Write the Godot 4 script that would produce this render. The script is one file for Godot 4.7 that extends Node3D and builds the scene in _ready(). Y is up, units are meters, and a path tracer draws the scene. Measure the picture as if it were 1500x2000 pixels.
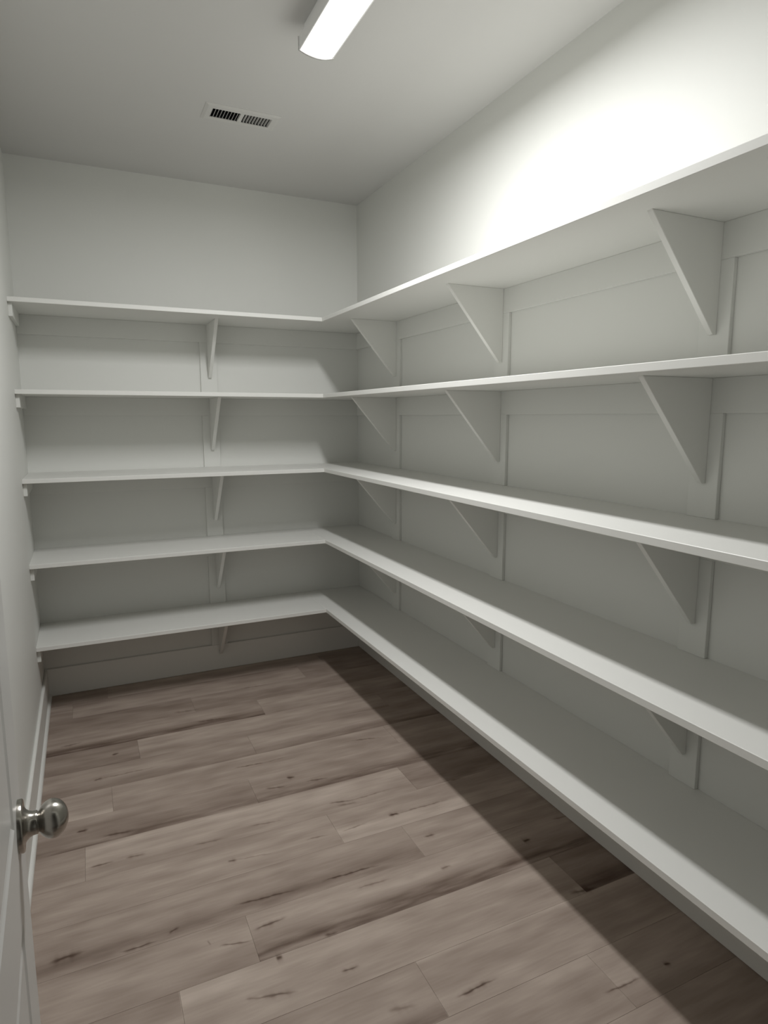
extends Node3D

# Room: x to the right along the back wall, y up, z from the back wall towards the doorway.
const W := 1.8336          # width of the pantry
const H := 2.74            # ceiling height
const L := 3.45            # back wall to front wall
const SD := 0.3742         # depth of the shelves on the right wall
const SB := 0.4042         # depth of the shelves on the back wall
const TH := 0.0206         # shelf thickness
const CT := 0.014          # cleat thickness
const CH := 0.095          # cleat height
const BB := 0.154          # baseboard height
const SH := [2.0163, 1.6156, 1.2109, 0.8107, 0.4096]
const LEVEL := ["top", "second", "third", "fourth", "bottom"]
const ROW := 0.1825        # plank width
const PLANK := 1.22        # plank length

var taken := {}
var paint: StandardMaterial3D
var ceiling_paint: StandardMaterial3D
var trim: StandardMaterial3D
var shelf_white: StandardMaterial3D
var rng := RandomNumberGenerator.new()


# ---------------------------------------------------------------- helpers
func numbered(called: String) -> String:
	if not taken.has(called):
		taken[called] = 0
		return called
	taken[called] += 1
	return "%s_%03d" % [called, taken[called]]


func begin() -> SurfaceTool:
	var st := SurfaceTool.new()
	st.begin(Mesh.PRIMITIVE_TRIANGLES)
	return st


func tri(st: SurfaceTool, a: Vector3, b: Vector3, c: Vector3, out: Vector3) -> void:
	var n := (b - a).cross(c - a)
	if n.length_squared() < 1e-18:
		return
	if n.dot(out) > 0.0:
		var t := b
		b = c
		c = t
	else:
		n = -n
	n = n.normalized()
	for p in [a, b, c]:
		st.set_normal(n)
		st.set_uv(Vector2(p.x, p.z))
		st.add_vertex(p)


func quad(st: SurfaceTool, a: Vector3, b: Vector3, c: Vector3, d: Vector3, out: Vector3) -> void:
	tri(st, a, b, c, out)
	tri(st, a, c, d, out)


# A box between two corners with all its edges chamfered by e.
func box(st: SurfaceTool, lo: Vector3, hi: Vector3, e := 0.0) -> void:
	var c := (lo + hi) / 2.0
	var s := (hi - lo) / 2.0
	for ax in 3:
		var u := (ax + 1) % 3
		var v := (ax + 2) % 3
		for sg in [-1.0, 1.0]:
			var q: Array[Vector3] = []
			for k in [[-1, -1], [1, -1], [1, 1], [-1, 1]]:
				var p := c
				p[ax] += sg * s[ax]
				p[u] += k[0] * (s[u] - e)
				p[v] += k[1] * (s[v] - e)
				q.append(p)
			var n := Vector3.ZERO
			n[ax] = sg
			quad(st, q[0], q[1], q[2], q[3], n)
	if e <= 0.0:
		return
	for ax in 3:
		var u := (ax + 1) % 3
		var v := (ax + 2) % 3
		for su in [-1.0, 1.0]:
			for sv in [-1.0, 1.0]:
				var q: Array[Vector3] = []
				for k in [[-1, 0], [1, 0], [1, 1], [-1, 1]]:
					var p := c
					p[ax] += k[0] * (s[ax] - e)
					p[u] += su * (s[u] - (e if k[1] == 1 else 0.0))
					p[v] += sv * (s[v] - (0.0 if k[1] == 1 else e))
					q.append(p)
				var n := Vector3.ZERO
				n[u] = su
				n[v] = sv
				quad(st, q[0], q[1], q[2], q[3], n)
	for sx in [-1.0, 1.0]:
		for sy in [-1.0, 1.0]:
			for sz in [-1.0, 1.0]:
				var k := c + Vector3(sx * s.x, sy * s.y, sz * s.z)
				var a := k - Vector3(0, sy * e, sz * e)
				var b := k - Vector3(sx * e, 0, sz * e)
				var d := k - Vector3(sx * e, sy * e, 0)
				tri(st, a, b, d, Vector3(sx, sy, sz))


# A convex outline (u, v) swept along w: corner = o + u*du + v*dv, thickness t around o along dw, with chamfered rims.
func slab(st: SurfaceTool, outline: PackedVector2Array, o: Vector3, du: Vector3, dv: Vector3, dw: Vector3, t: float, e := 0.001) -> void:
	var mid := Vector2.ZERO
	for p in outline:
		mid += p / outline.size()
	var small: PackedVector2Array = Geometry2D.offset_polygon(outline, -e, Geometry2D.JOIN_MITER)[0] if e > 0.0 else outline
	if small.size() != outline.size():
		small = outline
	else:
		# line the smaller outline up with the larger one
		var best := 0
		for k in small.size():
			if small[k].distance_to(outline[0]) < small[best].distance_to(outline[0]):
				best = k
		var turned := PackedVector2Array()
		var step := 1 if Geometry2D.is_polygon_clockwise(small) == Geometry2D.is_polygon_clockwise(outline) else -1
		for k in small.size():
			turned.append(small[posmod(best + step * k, small.size())])
		small = turned
	var at := func(p: Vector2, w: float) -> Vector3: return o + du * p.x + dv * p.y + dw * w
	var n := outline.size()
	for sg in [-1.0, 1.0]:
		for k in range(1, n - 1):
			tri(st, at.call(small[0], sg * t / 2), at.call(small[k], sg * t / 2), at.call(small[k + 1], sg * t / 2), dw * sg)
		for k in n:
			var a := outline[k]
			var b := outline[(k + 1) % n]
			var away := (a + b) / 2.0 - mid
			quad(st, at.call(a, sg * (t / 2 - e)), at.call(b, sg * (t / 2 - e)), at.call(small[(k + 1) % n], sg * t / 2), at.call(small[k], sg * t / 2), du * away.x + dv * away.y + dw * sg * 0.01)
	for k in n:
		var a := outline[k]
		var b := outline[(k + 1) % n]
		var away := (a + b) / 2.0 - mid
		quad(st, at.call(a, -t / 2 + e), at.call(b, -t / 2 + e), at.call(b, t / 2 - e), at.call(a, t / 2 - e), du * away.x + dv * away.y)


# A profile (radius, distance along axis) turned about an axis, with smooth normals.
func lathe(profile: PackedVector2Array, o: Vector3, axis: Vector3, sides := 48) -> SurfaceTool:
	var st := begin()
	st.set_smooth_group(0)
	var u := axis.cross(Vector3.UP).normalized()
	var v := axis.cross(u).normalized()
	for k in sides:
		var a0 := TAU * k / sides
		var a1 := TAU * (k + 1) / sides
		var d0 := u * cos(a0) + v * sin(a0)
		var d1 := u * cos(a1) + v * sin(a1)
		for j in profile.size() - 1:
			var p := profile[j]
			var q := profile[j + 1]
			var c := [o + d0 * p.x + axis * p.y, o + d1 * p.x + axis * p.y, o + d1 * q.x + axis * q.y, o + d0 * q.x + axis * q.y]
			var s := Vector2(q.y - p.y, -(q.x - p.x))      # outward of the profile
			var out := (d0 + d1) * s.x + axis * s.y * 2.0
			for f in [[0, 1, 2], [0, 2, 3]]:
				var x: Vector3 = c[f[0]]
				var y: Vector3 = c[f[1]]
				var z: Vector3 = c[f[2]]
				var nn := (y - x).cross(z - x)
				if nn.length_squared() < 1e-20:
					continue
				var order: Array = [f[0], f[2], f[1]] if nn.dot(out) > 0.0 else [f[0], f[1], f[2]]
				for w in order:
					st.set_uv(Vector2((j + (1 if w >= 2 else 0)) / 40.0, (k + (1 if w == 1 or w == 2 else 0)) / float(sides)))
					st.add_vertex(c[w])
	st.index()
	st.generate_normals()
	return st


func put(called: String, st: SurfaceTool, m: Material, parent: Node3D = null) -> MeshInstance3D:
	var o := MeshInstance3D.new()
	o.mesh = st.commit()
	o.material_override = m
	o.cast_shadow = GeometryInstance3D.SHADOW_CASTING_SETTING_ON
	if parent == null:
		o.name = numbered(called)
		add_child(o, true)
	else:
		o.name = called
		parent.add_child(o, true)
	return o


func tag(o: Node, label: String, category: String, group := "") -> Node:
	o.set_meta("label", label)
	o.set_meta("category", category)
	if group != "":
		o.set_meta("group", group)
	return o


func structure(o: Node, label := "") -> Node:
	o.set_meta("kind", "structure")
	if label != "":
		o.set_meta("label", label)
	return o


func base(called: String, where: Vector3) -> Node3D:
	var o := Node3D.new()
	o.name = numbered(called)
	add_child(o, true)
	o.position = where
	return o


func mat(linear: Color, rough: float, metal := 0.0) -> StandardMaterial3D:
	var m := StandardMaterial3D.new()
	m.albedo_color = linear.linear_to_srgb()
	m.roughness = rough
	m.metallic = metal
	return m


func bumpy(m: StandardMaterial3D, freq: float, seed_: int, strength: float, scale: float) -> void:
	var n := FastNoiseLite.new()
	n.seed = seed_
	n.frequency = freq
	n.fractal_octaves = 3
	var t := NoiseTexture2D.new()
	t.width = 512
	t.height = 512
	t.seamless = true
	t.as_normal_map = true
	t.bump_strength = 2.0
	t.noise = n
	m.normal_enabled = true
	m.normal_texture = t
	m.normal_scale = strength
	m.uv1_triplanar = true
	m.uv1_world_triplanar = true
	m.uv1_scale = Vector3.ONE * scale


# ---------------------------------------------------------------- scene
func _ready() -> void:
	rng.seed = 7
	# camera
	var cam := Camera3D.new()
	cam.name = "camera"
	cam.position = Vector3(0.2601, 1.4906, 3.7392)
	cam.rotation = Vector3(-0.1470, -0.4382, -0.0010)
	cam.fov = 77.26
	cam.near = 0.02
	cam.far = 50.0
	add_child(cam)
	cam.current = true
	# surroundings: the pantry and the passage behind the camera are closed; the only light is the ceiling fitting
	var env := Environment.new()
	env.background_mode = Environment.BG_COLOR
	env.background_color = Color(0.02, 0.02, 0.02)
	env.tonemap_mode = Environment.TONE_MAPPER_LINEAR
	env.tonemap_exposure = 1.0
	env.sdfgi_enabled = true
	env.ssao_enabled = true
	env.ssil_enabled = true
	var we := WorldEnvironment.new()
	we.name = "environment"
	we.environment = env
	add_child(we)
	materials()
	shell()
	floor_planks()
	baseboards()
	door()
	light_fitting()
	vent()
	shelving()


func materials() -> void:
	paint = mat(Color(0.755,0.76,0.725), 0.6)
	bumpy(paint, 0.05, 3, 0.05, 2.0)
	ceiling_paint = mat(Color(0.655,0.65,0.632), 0.8)
	bumpy(ceiling_paint, 0.05, 4, 0.05, 2.0)
	trim = mat(Color(0.80,0.80,0.765), 0.42)
	shelf_white = mat(Color(0.80,0.80,0.765), 0.42)
	bumpy(shelf_white, 0.03, 5, 0.03, 3.0)


const VX0 := 0.826
const VX1 := 1.074
const VZ0 := 0.812
const VZ1 := 0.892


func shell() -> void:
	var t := 0.12
	var st := begin()
	box(st, Vector3(W, 0, -t), Vector3(W + t, H, L))
	structure(put("wall_right", st, paint))
	st = begin()
	box(st, Vector3(-t, 0, -t), Vector3(0, H, L))
	structure(put("wall_left", st, paint))
	st = begin()
	box(st, Vector3(0, 0, -t), Vector3(W, H, 0))
	structure(put("wall_back", st, paint))
	# front wall round the doorway that the camera stands in
	st = begin()
	box(st, Vector3(-t, 0, L), Vector3(0.14, H, L + t))
	box(st, Vector3(0.925, 0, L), Vector3(W + t, H, L + t))
	box(st, Vector3(0.14, 2.06, L), Vector3(0.925, H, L + t))
	structure(put("wall_front", st, paint))
	# ceiling with the opening of the duct
	st = begin()
	box(st, Vector3(-t, H, -t), Vector3(VX0, H + t, L + t))
	box(st, Vector3(VX1, H, -t), Vector3(W + t, H + t, L + t))
	box(st, Vector3(VX0, H, -t), Vector3(VX1, H + t, VZ0))
	box(st, Vector3(VX0, H, VZ1), Vector3(VX1, H + t, L + t))
	structure(put("ceiling", st, ceiling_paint))
	# the passage behind the camera
	var z1 := L + 1.6
	st = begin()
	box(st, Vector3(-0.9, 0, z1), Vector3(2.6, H, z1 + t))
	box(st, Vector3(-0.9 - t, 0, L + t), Vector3(-0.9, H, z1 + t))
	box(st, Vector3(2.6, 0, L + t), Vector3(2.6 + t, H, z1 + t))
	box(st, Vector3(-0.9, 0, L), Vector3(-t, H, L + t))
	box(st, Vector3(W + t, 0, L), Vector3(2.6, H, L + t))
	structure(put("wall_passage", st, paint))
	st = begin()
	box(st, Vector3(-0.9 - t, H, L + t), Vector3(2.6 + t, H + t, z1 + t))
	structure(put("ceiling_passage", st, ceiling_paint))


# ---- floor: every plank a board of its own
var joints := {0: 0.3, 1: 1.35, 2: 0.7, 3: 1.016, 4: 0.405, 5: 0.88, 6: 1.5, 7: 0.796, 8: 1.4, 9: 1.01, 10: 1.235, 11: 0.616, 12: 0.40, 13: 1.004, 14: 1.45, 15: 0.7, 16: 1.1, 17: 0.35, 18: 1.25, 19: 0.6}
const ROW0 := 1.805 - 9 * 0.1825 - 0.1825   # z of the far edge of row 0
# tone of single planks: row -> [[x inside the plank, tone, darker edge strip (+ near side, - far side), strength], ...]
var tones := {
	1: [[0.5, -0.04, 0.0, 0.0], [1.5, -0.04, 0.0, 0.0]],
	2: [[0.2, -0.05, 0.6, 0.10], [1.2, -0.02, 0.5, 0.08]],
	3: [[0.5, -0.04, 0.80, 0.30], [1.3, 0.01, 0.6, 0.10]],
	4: [[0.2, -0.05, 0.75, 0.14], [0.9, 0.0, 0.0, 0.0], [1.7, 0.0, 0.0, 0.0]],
	5: [[0.4, -0.01, 0.85, 0.12], [1.3, 0.02, 0.75, 0.16]],
	6: [[0.1, 0.0, 0.0, 0.0], [0.8, 0.01, 0.0, 0.0], [1.7, -0.03, 0.0, 0.0]],
	7: [[0.3, 0.0, 0.80, 0.24], [1.2, 0.0, 0.75, 0.24]],
	8: [[0.1, -0.02, 0.0, 0.0], [0.8, 0.04, 0.0, 0.0], [1.6, -0.03, 0.6, 0.12]],
	9: [[0.5, 0.03, 0.0, 0.0], [1.3, 0.05, 0.0, 0.0]],
	10: [[0.7, -0.01, 0.72, 0.14], [1.5, 0.03, 0.0, 0.0]],
	11: [[0.3, 0.02, 0.9, 0.10], [1.0, 0.0, 0.75, 0.32]],
	12: [[0.2, 0.0, 0.9, 0.06], [1.0, 0.05, 0.0, 0.0], [1.7, -0.12, 0.8, 0.16]],
	13: [[0.6, 0.0, 0.85, 0.18], [1.4, 0.05, 0.0, 0.0]],
	14: [[0.1, 0.0, 0.0, 0.0], [0.8, 0.0, 0.0, 0.0], [1.6, 0.06, 0.0, 0.0]],
}
# dark cracks and knots of the print: x from, x to, z at both, half width, strength
var marks: Array = []


func floor_picture(px: int, pz: int, sx: float, sz: float) -> ImageTexture:
	var layers: Array[PackedByteArray] = []
	# broad cathedral bands, middle streaks, fine grain, blotches: noise pictures stretched along the grain
	for spec in [[11, 0.008, px / 16, 2], [12, 0.035, px / 12, 3], [13, 0.16, px / 9, 2], [14, 0.02, px / 3, 2], [15, 0.05, px / 5, 4]]:
		var n := FastNoiseLite.new()
		n.seed = spec[0]
		n.frequency = spec[1]
		n.fractal_octaves = spec[3]
		var im := n.get_image(spec[2], pz, false, false, true)
		im.convert(Image.FORMAT_L8)
		im.resize(px, pz, Image.INTERPOLATE_CUBIC)
		layers.append(im.get_data())
	var tone := PackedFloat32Array()
	tone.resize(px * pz)
	for b in boards:
		var x0 := clampi(int(b.x0 / sx * px), 0, px)
		var x1 := clampi(int(ceil(b.x1 / sx * px)), 0, px)
		var z0 := clampi(int(b.z0 / sz * pz), 0, pz)
		var z1 := clampi(int(ceil(b.z1 / sz * pz)), 0, pz)
		var ox: int = b.ox
		var oz: int = b.oz
		for z in range(z0, z1):
			var v := float(z - z0) / maxf(1.0, z1 - z0)
			var strip: float = 0.0
			if b.amount > 0.0:
				strip = b.amount * smoothstep(b.edge - 0.28, b.edge + 0.12, v)
			var row := clampi(pz - 1 - absi((z + oz) % (2 * pz) - pz), 0, pz - 1) * px
			for x in range(x0, x1):
				var i := row + clampi(px - 1 - absi((x + ox) % (2 * px) - px), 0, px - 1)
				var fine := (layers[2][i] / 255.0 - 0.5)
				var mid := (layers[1][i] / 255.0 - 0.5)
				var broad := (layers[0][i] / 255.0 - 0.5)
				var blotch := (layers[3][i] / 255.0 - 0.5)
				var rough := (layers[4][i] / 255.0 - 0.5)
				var g: float = b.tone + broad * 0.20 + mid * 0.10 + fine * 0.05 + blotch * 0.14 + rough * 0.04
				g -= strip * clampf(0.75 + 1.6 * mid + 1.2 * rough, 0.15, 1.5)
				tone[z * px + x] = g
	for m in marks:
		var mx0 := int((m[0] - 0.02) / sx * px)
		var mx1 := int((m[1] + 0.02) / sx * px)
		var half: float = m[4]
		for x in range(maxi(mx0, 0), mini(mx1, px)):
			var wx := (x + 0.5) / px * sx
			var f: float = (wx - m[0]) / maxf(0.001, m[1] - m[0])
			var wob: float = 0.0010 * sin(wx * 61.0 + m[2] * 90.0) + 0.0006 * sin(wx * 170.0 + m[2] * 40.0)
			var zc: float = lerpf(m[2], m[3], clampf(f, 0.0, 1.0)) + wob
			var fade := smoothstep(-0.12, 0.25, f) * (1.0 - smoothstep(0.55, 1.12, f))
			var hw: float = half * (0.75 + 0.22 * sin(wx * 130.0 + m[2] * 7.0) + 0.12 * sin(wx * 317.0))
			for z in range(maxi(0, int((zc - half * 4.0) / sz * pz)), mini(pz, int((zc + half * 4.0) / sz * pz) + 1)):
				var dz := ((z + 0.5) / pz * sz - zc) / maxf(hw, 0.0006)
				tone[z * px + x] -= m[5] * fade * (0.75 * exp(-dz * dz) + 0.25 * exp(-dz * dz * 0.12))
	var bytes := PackedByteArray()
	bytes.resize(px * pz * 3)
	for i in px * pz:
		var g := clampf(0.5 + tone[i], 0.0, 1.0)
		# dark brown print -> pale greige
		bytes[i * 3] = int(lerpf(82.0, 249.0, g))
		bytes[i * 3 + 1] = int(lerpf(66.0, 235.0, g))
		bytes[i * 3 + 2] = int(lerpf(57.0, 222.0, g))
	var im := Image.create_from_data(px, pz, false, Image.FORMAT_RGB8, bytes)
	return ImageTexture.create_from_image(im)


var boards: Array = []


func floor_planks() -> void:
	var fl := base("floor", Vector3.ZERO)
	structure(fl, "greige wood-look plank floor laid across the narrow pantry")
	var st := begin()
	box(st, Vector3(-0.12, -0.10, -0.12), Vector3(W + 0.12, -0.009, L + 0.12))
	put("subfloor", st, mat(Color(0.10, 0.09, 0.08), 0.9), fl)
	var rows: Array = joints.keys()
	for r in rows:
		var z0: float = maxf(ROW0 + r * ROW, 0.0)
		var z1: float = minf(ROW0 + (r + 1) * ROW, L)
		if z1 - z0 < 0.01:
			continue
		var cuts: Array = [0.0]
		var j: float = joints[r]
		for k in [-1, 0, 1]:
			var c: float = j + k * PLANK
			if c > 0.02 and c < W - 0.02:
				cuts.append(c)
		cuts.append(W)
		for k in cuts.size() - 1:
			var b := {"x0": cuts[k], "x1": cuts[k + 1], "z0": z0, "z1": z1, "tone": rng.randf_range(-0.03, 0.03), "edge": 0.8, "amount": 0.0, "ox": rng.randi_range(0, 900), "oz": rng.randi_range(0, 1500)}
			if tones.has(r):
				for t in tones[r]:
					if t[0] > b.x0 and t[0] < b.x1:
						b.tone = t[1]
						b.edge = t[2]
						b.amount = t[3]
			boards.append(b)
	floor_marks()
	var m := mat(Color(0.5, 0.5, 0.5), 0.5)
	m.albedo_color = Color.WHITE
	m.albedo_texture = floor_picture(920, 2048, W, L)
	m.uv1_scale = Vector3(1.0 / W, 1.0 / L, 1.0)
	m.metallic_specular = 0.25
	for b in boards:
		st = begin()
		var g := 0.0002
		box(st, Vector3(b.x0 + g, -0.009, b.z0 + g), Vector3(b.x1 - g, 0.0, b.z1 - g), 0.0004)
		put("plank", st, m, fl)
	# the same floor goes on in the passage
	var pm := mat(Color(0.30, 0.25, 0.215), 0.5)
	st = begin()
	box(st, Vector3(-1.02, -0.10, L + 0.12), Vector3(2.72, 0.0, L + 1.72))
	structure(put("floor_passage", st, pm))


func floor_marks() -> void:
	marks = []
	# [crack or knot]: world places read off the photograph's floor
	for k in FLOOR_MARKS:
		marks.append(k)


const FLOOR_MARKS := [
	[0.775, 0.900, 1.147, 1.160, 0.0022, 0.45], [0.900, 0.994, 1.160, 1.153, 0.0015, 0.20], [0.946, 0.979, 1.315, 1.322, 0.0050, 0.50],
	[1.015, 1.101, 1.377, 1.388, 0.0040, 0.30], [0.847, 0.929, 1.359, 1.373, 0.0040, 0.30], [1.048, 1.138, 1.561, 1.578, 0.0028, 0.42],
	[1.138, 1.302, 1.578, 1.573, 0.0020, 0.25], [1.222, 1.261, 1.729, 1.730, 0.0045, 0.50], [1.261, 1.488, 1.730, 1.735, 0.0020, 0.35],
	[1.031, 1.128, 1.740, 1.733, 0.0020, 0.32], [0.888, 1.075, 1.949, 1.957, 0.0024, 0.45], [0.604, 0.791, 1.933, 1.949, 0.0024, 0.35],
	[0.633, 0.726, 2.053, 2.045, 0.0040, 0.42], [0.619, 0.647, 1.726, 1.728, 0.0040, 0.40], [0.647, 0.780, 1.728, 1.750, 0.0020, 0.20],
	[0.810, 0.857, 2.298, 2.298, 0.0030, 0.40], [0.590, 0.680, 2.280, 2.302, 0.0040, 0.35], [0.553, 0.603, 2.269, 2.283, 0.0030, 0.20],
	[1.057, 1.174, 2.496, 2.492, 0.0030, 0.50], [0.874, 0.944, 2.457, 2.469, 0.0060, 0.20], [0.195, 0.266, 1.557, 1.560, 0.0030, 0.42],
	[0.309, 0.370, 1.558, 1.566, 0.0040, 0.28], [0.153, 0.191, 1.337, 1.335, 0.0050, 0.50], [0.245, 0.339, 1.402, 1.411, 0.0050, 0.28],
	[0.270, 0.368, 1.973, 1.974, 0.0030, 0.42], [0.091, 0.176, 1.927, 1.923, 0.0070, 0.38], [0.400, 0.430, 1.958, 1.947, 0.0040, 0.30],
	[0.293, 0.321, 0.804, 0.802, 0.0040, 0.50], [0.217, 0.248, 0.993, 0.991, 0.0040, 0.40], [0.248, 0.465, 0.991, 0.992, 0.0020, 0.30],
	[1.589, 1.621, 2.066, 2.065, 0.0060, 0.50], [1.619, 1.640, 2.654, 2.656, 0.0050, 0.50], [1.412, 1.535, 2.651, 2.656, 0.0024, 0.40],
	[1.232, 1.263, 1.731, 1.735, 0.0040, 0.30], [0.087, 0.172, 0.632, 0.625, 0.0050, 0.30], [1.570, 1.662, 2.335, 2.349, 0.0060, 0.35],
	[0.659, 0.677, 2.181, 2.180, 0.0060, 0.50], [0.809, 0.848, 2.163, 2.163, 0.0040, 0.30], [0.529, 0.612, 2.069, 2.089, 0.0022, 0.40],
	[0.496, 0.503, 2.036, 2.053, 0.0040, 0.25], [1.070, 1.150, 1.587, 1.602, 0.0040, 0.20], [0.734, 0.865, 1.568, 1.586, 0.0030, 0.22],
	[0.529, 0.635, 1.588, 1.598, 0.0030, 0.20], [0.970, 1.078, 2.028, 2.031, 0.0030, 0.25], [1.255, 1.292, 2.064, 2.062, 0.0050, 0.30],
	[1.284, 1.326, 1.897, 1.898, 0.0040, 0.35], [1.768, 1.859, 2.010, 2.019, 0.0030, 0.25], [1.554, 1.614, 1.626, 1.629, 0.0030, 0.25],
	[1.317, 1.448, 1.144, 1.174, 0.0030, 0.30], [0.971, 1.114, 0.345, 0.351, 0.0040, 0.20], [0.598, 0.723, 0.493, 0.507, 0.0050, 0.25],
	[0.688, 0.823, 0.646, 0.661, 0.0040, 0.30], [0.898, 0.973, 1.731, 1.735, 0.0020, 0.30],
]


# ---- baseboards
func baseboards() -> void:
	var st := begin()
	var e := 0.003
	box(st, Vector3(0, 0.0, 0.0), Vector3(W, BB, 0.013), e)
	structure(put("baseboard_back", st, trim))
	st = begin()
	box(st, Vector3(W - 0.012, 0.0, 0.013), Vector3(W, BB, L), e)
	structure(put("baseboard_right", st, trim))
	st = begin()
	box(st, Vector3(0, 0.0, 0.013), Vector3(0.014, BB, L), e)
	var bl := put("baseboard_left", st, trim)
	structure(bl)
	st = begin()
	var prof := PackedVector2Array([Vector2(0, 0), Vector2(0.013, 0)])
	for k in 6:
		var a := PI / 2 * k / 5.0
		prof.append(Vector2(0.013 * cos(a), 0.005 + 0.013 * sin(a)))
	slab(st, prof, Vector3(0.014, 0, (0.013 + L) / 2), Vector3.RIGHT, Vector3.UP, Vector3.BACK, L - 0.013, 0.0)
	put("shoe_moulding", st, trim, bl)


# ---- the open door at the left edge
func door() -> void:
	var wid := 0.711
	var hei := 2.03
	var thick := 0.035
	var d := base("door_1", Vector3(0.1454, 0.012, 2.730))
	d.rotation.y = 0.031          # its local z runs from the latch edge to the hinges, local x out of the face
	structure(d, "white two-panel door standing open against the left wall")
	var white := mat(Color(0.66, 0.655, 0.63), 0.38)
	var panels := [Rect2(0.118, 0.19, wid - 0.236, 0.628), Rect2(0.118, 0.95, wid - 0.236, 0.955)]
	var st := begin()
	# sides of the slab
	box(st, Vector3(-thick + 0.010, 0, 0.0), Vector3(-0.010, hei, wid), 0.0)
	for face in [0.0, -thick]:
		var sg := 1.0 if face == 0.0 else -1.0
		var at := func(z: float, y: float, deep: float) -> Vector3: return Vector3(face - sg * deep, y, z)
		var n := Vector3(sg, 0, 0)
		# rims from the core to the face
		quad(st, at.call(0, 0, 0), at.call(0, hei, 0), at.call(0, hei, 0.011), at.call(0, 0, 0.011), Vector3(0, 0, -1))
		quad(st, at.call(wid, 0, 0), at.call(wid, hei, 0), at.call(wid, hei, 0.011), at.call(wid, 0, 0.011), Vector3(0, 0, 1))
		quad(st, at.call(0, hei, 0), at.call(wid, hei, 0), at.call(wid, hei, 0.011), at.call(0, hei, 0.011), Vector3(0, 1, 0))
		quad(st, at.call(0, 0, 0), at.call(wid, 0, 0), at.call(wid, 0, 0.011), at.call(0, 0, 0.011), Vector3(0, -1, 0))
		# stiles and rails
		var zs := [0.0, panels[0].position.x, panels[0].end.x, wid]
		var ys := [0.0, panels[0].position.y, panels[0].end.y, panels[1].position.y, panels[1].end.y, hei]
		for a in 3:
			for b in 5:
				if a == 1 and (b == 1 or b == 3):
					continue
				quad(st, at.call(zs[a], ys[b], 0), at.call(zs[a + 1], ys[b], 0), at.call(zs[a + 1], ys[b + 1], 0), at.call(zs[a], ys[b + 1], 0), n)
	put("slab", st, white, d)
	for face in [0.0, -thick]:
		var sg := 1.0 if face == 0.0 else -1.0
		for p in panels:
			st = begin()
			var rings := [[0.0, 0.0], [0.005, 0.0022], [0.010, 0.0036], [0.014, 0.0036], [0.026, 0.0006]]
			for k in rings.size():
				var r: Rect2 = p.grow(-rings[k][0])
				var q := [Vector3(face - sg * rings[k][1], r.position.y, r.position.x), Vector3(face - sg * rings[k][1], r.position.y, r.end.x), Vector3(face - sg * rings[k][1], r.end.y, r.end.x), Vector3(face - sg * rings[k][1], r.end.y, r.position.x)]
				if k == rings.size() - 1:
					quad(st, q[0], q[1], q[2], q[3], Vector3(sg, 0, 0))
					break
				var r2: Rect2 = p.grow(-rings[k + 1][0])
				var dd: float = face - sg * rings[k + 1][1]
				var w := [Vector3(dd, r2.position.y, r2.position.x), Vector3(dd, r2.position.y, r2.end.x), Vector3(dd, r2.end.y, r2.end.x), Vector3(dd, r2.end.y, r2.position.x)]
				for s in 4:
					quad(st, q[s], q[(s + 1) % 4], w[(s + 1) % 4], w[s], Vector3(sg, 0, 0))
			put("panel", st, white, d)
	# knob
	var nickel := mat(Color(0.42, 0.40, 0.365), 0.24, 1.0)
	nickel.anisotropy_enabled = true      # turned and brushed: highlights stretch along the profile
	nickel.anisotropy = 0.75
	var ky := 0.921
	var kz := 0.062
	var knob := PackedVector2Array([Vector2(0.0, 0.0), Vector2(0.0290, 0.0), Vector2(0.0250, 0.0012), Vector2(0.0205, 0.0038), Vector2(0.0175, 0.0072), Vector2(0.0160, 0.0110), Vector2(0.0156, 0.0150), Vector2(0.0156, 0.0172), Vector2(0.0148, 0.0178), Vector2(0.0138, 0.0178), Vector2(0.0138, 0.0186)])
	# flattened ball
	for k in range(1, 27):
		var a := lerpf(0.54, PI, k / 26.0)
		knob.append(Vector2(0.0264 * sin(a), 0.0362 - 0.0200 * cos(a)))
	var kn := put("knob", lathe(knob, Vector3(0.006, ky, kz), Vector3.RIGHT), nickel, d)
	kn.set_meta("label", "round brushed nickel knob")
	var rose := PackedVector2Array([Vector2(0.0352, 0.0), Vector2(0.0352, 0.0052), Vector2(0.0340, 0.0066), Vector2(0.0300, 0.0070), Vector2(0.0, 0.0070)])
	put("rosette", lathe(rose, Vector3(0.0, ky, kz), Vector3.RIGHT), nickel, kn)
	for y in [0.22, 1.0, 1.78]:
		st = begin()
		box(st, Vector3(-0.004, y, wid + 0.0005), Vector3(0.006, y + 0.09, wid + 0.010), 0.001)
		put("hinge", st, nickel, d)


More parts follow.
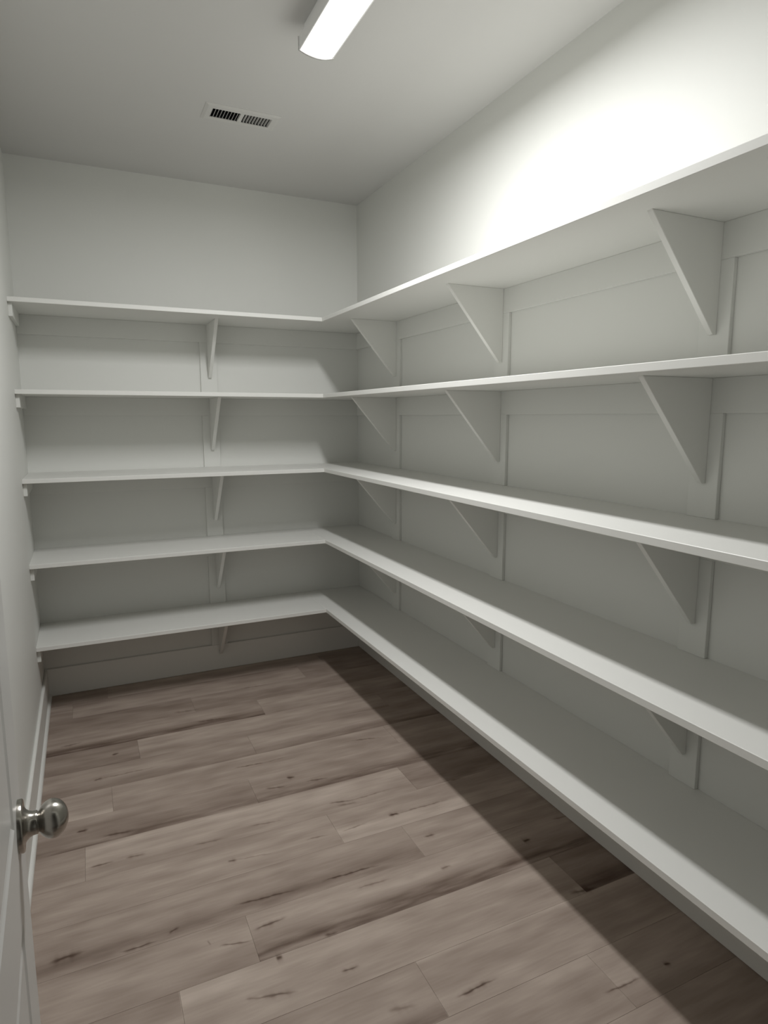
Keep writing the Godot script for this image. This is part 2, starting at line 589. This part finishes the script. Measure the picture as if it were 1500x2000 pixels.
# ---- the linear light on the ceiling
func light_fitting() -> void:
	var zc := 1.875
	var half := 0.305
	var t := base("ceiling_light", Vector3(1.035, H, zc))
	tag(t, "narrow white ceiling light with a glowing curved lens", "ceiling light")
	var metal := mat(Color(0.85, 0.85, 0.84), 0.35)
	var st := begin()
	box(st, Vector3(-0.046, -0.036, -half + 0.012), Vector3(0.046, 0.0, half - 0.012), 0.002)
	box(st, Vector3(-0.060, -0.074, -half), Vector3(-0.056, -0.034, half), 0.001)
	box(st, Vector3(0.056, -0.074, -half), Vector3(0.060, -0.034, half), 0.001)
	box(st, Vector3(-0.058, -0.038, -half), Vector3(0.058, -0.034, half), 0.001)
	put("housing", st, metal, t)
	# lens: shallow arc
	st = begin()
	var n := 16
	var arc: Array[Vector2] = []
	for k in n + 1:
		var x := lerpf(-0.056, 0.056, float(k) / n)
		arc.append(Vector2(x, -0.072 - 0.012 * (1.0 - pow(x / 0.056, 2.0))))
	st.set_smooth_group(0)
	for k in n:
		var a := arc[k]
		var b := arc[k + 1]
		quad(st, Vector3(a.x, a.y, -half), Vector3(b.x, b.y, -half), Vector3(b.x, b.y, half), Vector3(a.x, a.y, half), Vector3.DOWN)
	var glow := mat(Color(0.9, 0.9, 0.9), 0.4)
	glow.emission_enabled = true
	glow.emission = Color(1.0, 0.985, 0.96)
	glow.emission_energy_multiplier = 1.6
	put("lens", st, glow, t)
	# end caps
	var cap := PackedVector2Array([Vector2(-0.062, -0.034), Vector2(-0.062, -0.072)])
	for k in n + 1:
		var x := lerpf(-0.060, 0.060, float(k) / n)
		cap.append(Vector2(x, -0.0755 - 0.0125 * (1.0 - pow(x / 0.060, 2.0))))
	cap.append(Vector2(0.062, -0.072))
	cap.append(Vector2(0.062, -0.034))
	var chrome := mat(Color(0.65, 0.65, 0.65), 0.2, 0.7)
	for s in [-1, 1]:
		st = begin()
		slab(st, cap, Vector3(0, 0, s * (half + 0.002)), Vector3.RIGHT, Vector3.UP, Vector3.BACK, 0.006, 0.001)
		put("end_cap", st, chrome, t)
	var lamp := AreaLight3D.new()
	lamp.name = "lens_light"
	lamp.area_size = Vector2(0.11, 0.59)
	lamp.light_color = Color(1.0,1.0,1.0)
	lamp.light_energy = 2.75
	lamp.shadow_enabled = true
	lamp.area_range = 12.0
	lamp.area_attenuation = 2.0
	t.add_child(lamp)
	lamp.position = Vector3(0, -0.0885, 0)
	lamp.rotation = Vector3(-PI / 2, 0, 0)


# ---- the air register in the ceiling
func vent() -> void:
	var cx := (VX0 + VX1) / 2
	var cz := (VZ0 + VZ1) / 2
	var t := base("ceiling_vent", Vector3(cx, H, cz))
	tag(t, "small white rectangular air register with two banks of fins in the ceiling", "vent")
	var white := mat(Color(0.66, 0.655, 0.63), 0.4)
	var hx := (VX1 - VX0) / 2
	var hz := (VZ1 - VZ0) / 2
	var st := begin()
	var ox := hx + 0.031
	var oz := hz + 0.034
	# rim: four mitred faces sloping up to the ceiling
	var inner := [Vector3(-hx, -0.006, -hz), Vector3(hx, -0.006, -hz), Vector3(hx, -0.006, hz), Vector3(-hx, -0.006, hz)]
	var flat := [Vector3(-ox + 0.012, -0.006, -oz + 0.012), Vector3(ox - 0.012, -0.006, -oz + 0.012), Vector3(ox - 0.012, -0.006, oz - 0.012), Vector3(-ox + 0.012, -0.006, oz - 0.012)]
	var outer := [Vector3(-ox, -0.0015, -oz), Vector3(ox, -0.0015, -oz), Vector3(ox, -0.0015, oz), Vector3(-ox, -0.0015, oz)]
	for k in 4:
		var j := (k + 1) % 4
		quad(st, inner[k], inner[j], flat[j], flat[k], Vector3.DOWN)
		quad(st, flat[k], flat[j], outer[j], outer[k], Vector3.DOWN)
		quad(st, outer[k], outer[j], outer[j] + Vector3.UP * 0.0015, outer[k] + Vector3.UP * 0.0015, outer[k] + outer[j])
		quad(st, inner[k], inner[j], inner[j] + Vector3.UP * 0.003, inner[k] + Vector3.UP * 0.003, -(inner[k] + inner[j]))
	box(st, Vector3(-0.008, -0.006, -hz), Vector3(0.008, 0.004, hz), 0.001)
	put("frame", st, white, t)
	# fins: two banks leaning away from each other
	var n := 9
	for s in [-1.0, 1.0]:
		for k in n:
			var x: float = s * (0.008 + (hx - 0.008) * (k + 0.75) / n)
			st = begin()
			var lean := Vector3(s * (0.36 if s > 0.0 else 0.55), -0.88, 0.0).normalized()
			slab(st, PackedVector2Array([Vector2(-0.0042, -hz), Vector2(0.0042, -hz), Vector2(0.0042, hz), Vector2(-0.0042, hz)]), Vector3(x, -0.0022, 0), lean, Vector3.BACK, lean.cross(Vector3.BACK), 0.0012, 0.0002)
			put("fin", st, white, t)
	var steel := mat(Color(0.35, 0.35, 0.33), 0.4)
	for s in [-1, 1]:
		put("screw", lathe(PackedVector2Array([Vector2(0.0036, 0.0), Vector2(0.0032, 0.0012), Vector2(0.0, 0.0018)]), Vector3(s * (hx + 0.011), -0.006, 0), Vector3.DOWN, 14), steel, t)
	# the dark duct above
	st = begin()
	box(st, Vector3(-hx - 0.01, 0.11, -hz - 0.01), Vector3(hx + 0.01, 0.125, hz + 0.01))
	for s in [-1, 1]:
		box(st, Vector3(s * (hx - 0.001) - 0.001, -0.003, -hz), Vector3(s * (hx - 0.001) + 0.001, 0.115, hz))
		box(st, Vector3(-hx, -0.003, s * (hz - 0.001) - 0.001), Vector3(hx, 0.115, s * (hz - 0.001) + 0.001))
	put("duct", st, mat(Color(0.02, 0.022, 0.025), 0.7), t)


# ---- shelves, cleats and brackets
func shelving() -> void:
	var zs := [2.505, 1.530, 0.560]
	var which := ["nearest", "middle", "farthest"]
	var bx := 0.926
	for i in 5:
		var y: float = SH[i]
		var u := y - TH
		var nm: String = LEVEL[i]
		var st := begin()
		box(st, Vector3(W - SD, u, 0.0), Vector3(W, y, L), 0.0012)
		tag(put("shelf_board", st, shelf_white), "long white shelf board on the right wall, %s of five levels" % nm, "shelf", "shelf boards on the right wall")
		st = begin()
		box(st, Vector3(0.0, u, 0.0), Vector3(W - SD, y, SB), 0.0012)
		tag(put("shelf_board", st, shelf_white), "short white shelf board on the back wall, %s of five levels" % nm, "shelf", "shelf boards on the back wall")
		# level cleats below the boards
		st = begin()
		box(st, Vector3(W - CT, u - CH, CT), Vector3(W, u, L), 0.0012)
		tag(put("shelf_cleat", st, paint), "flat white strip along the right wall under its %s shelf" % nm, "cleat", "strips under the right shelves")
		st = begin()
		box(st, Vector3(0.0, u - CH, 0.0), Vector3(W, u, CT), 0.0012)
		tag(put("shelf_cleat", st, paint), "flat white strip along the back wall under its %s shelf" % nm, "cleat", "strips under the back shelves")
		st = begin()
		box(st, Vector3(0.0, u - 0.060, CT), Vector3(0.0165, u, SB - 0.025), 0.0012)
		tag(put("end_cleat", st, paint), "short white strip on the left wall under the end of the %s shelf" % nm, "cleat", "strips on the left wall")
		# upright boards and brackets
		var foot: float = SH[i + 1] if i < 4 else BB
		if i < 4:
			for k in 3:
				st = begin()
				box(st, Vector3(W - CT, foot, zs[k] - 0.0465), Vector3(W, u - CH, zs[k] + 0.0465), 0.0012)
				tag(put("upright_board", st, paint), "white upright board behind the %s bracket under the %s right-wall shelf" % [which[k], nm], "board", "upright boards on the right wall")
				st = begin()
				bracket(st, Vector3(W - CT, u, zs[k]), Vector3.LEFT, Vector3.BACK)
				tag(put("shelf_bracket", st, shelf_white), "triangular white bracket, %s of three under the %s right-wall shelf" % [which[k], nm], "bracket", "brackets on the right wall")
		st = begin()
		box(st, Vector3(bx - 0.0455, foot, 0.0), Vector3(bx + 0.0455, u - CH, CT), 0.0012)
		tag(put("upright_board", st, paint), "white upright board on the back wall under the %s shelf" % nm, "board", "upright boards on the back wall")
		st = begin()
		bracket(st, Vector3(bx + 0.004, u, CT), Vector3.BACK, Vector3.RIGHT)
		tag(put("shelf_bracket", st, shelf_white), "triangular white bracket on the back wall under the %s shelf" % nm, "bracket", "brackets on the back wall")


func bracket(st: SurfaceTool, at: Vector3, out: Vector3, across: Vector3) -> void:
	slab(st, PackedVector2Array([Vector2(0, 0), Vector2(0.258, 0), Vector2(0.255, -0.005), Vector2(0.014, -0.287), Vector2(0, -0.287)]), at, out, Vector3.UP, across, 0.018, 0.0012)
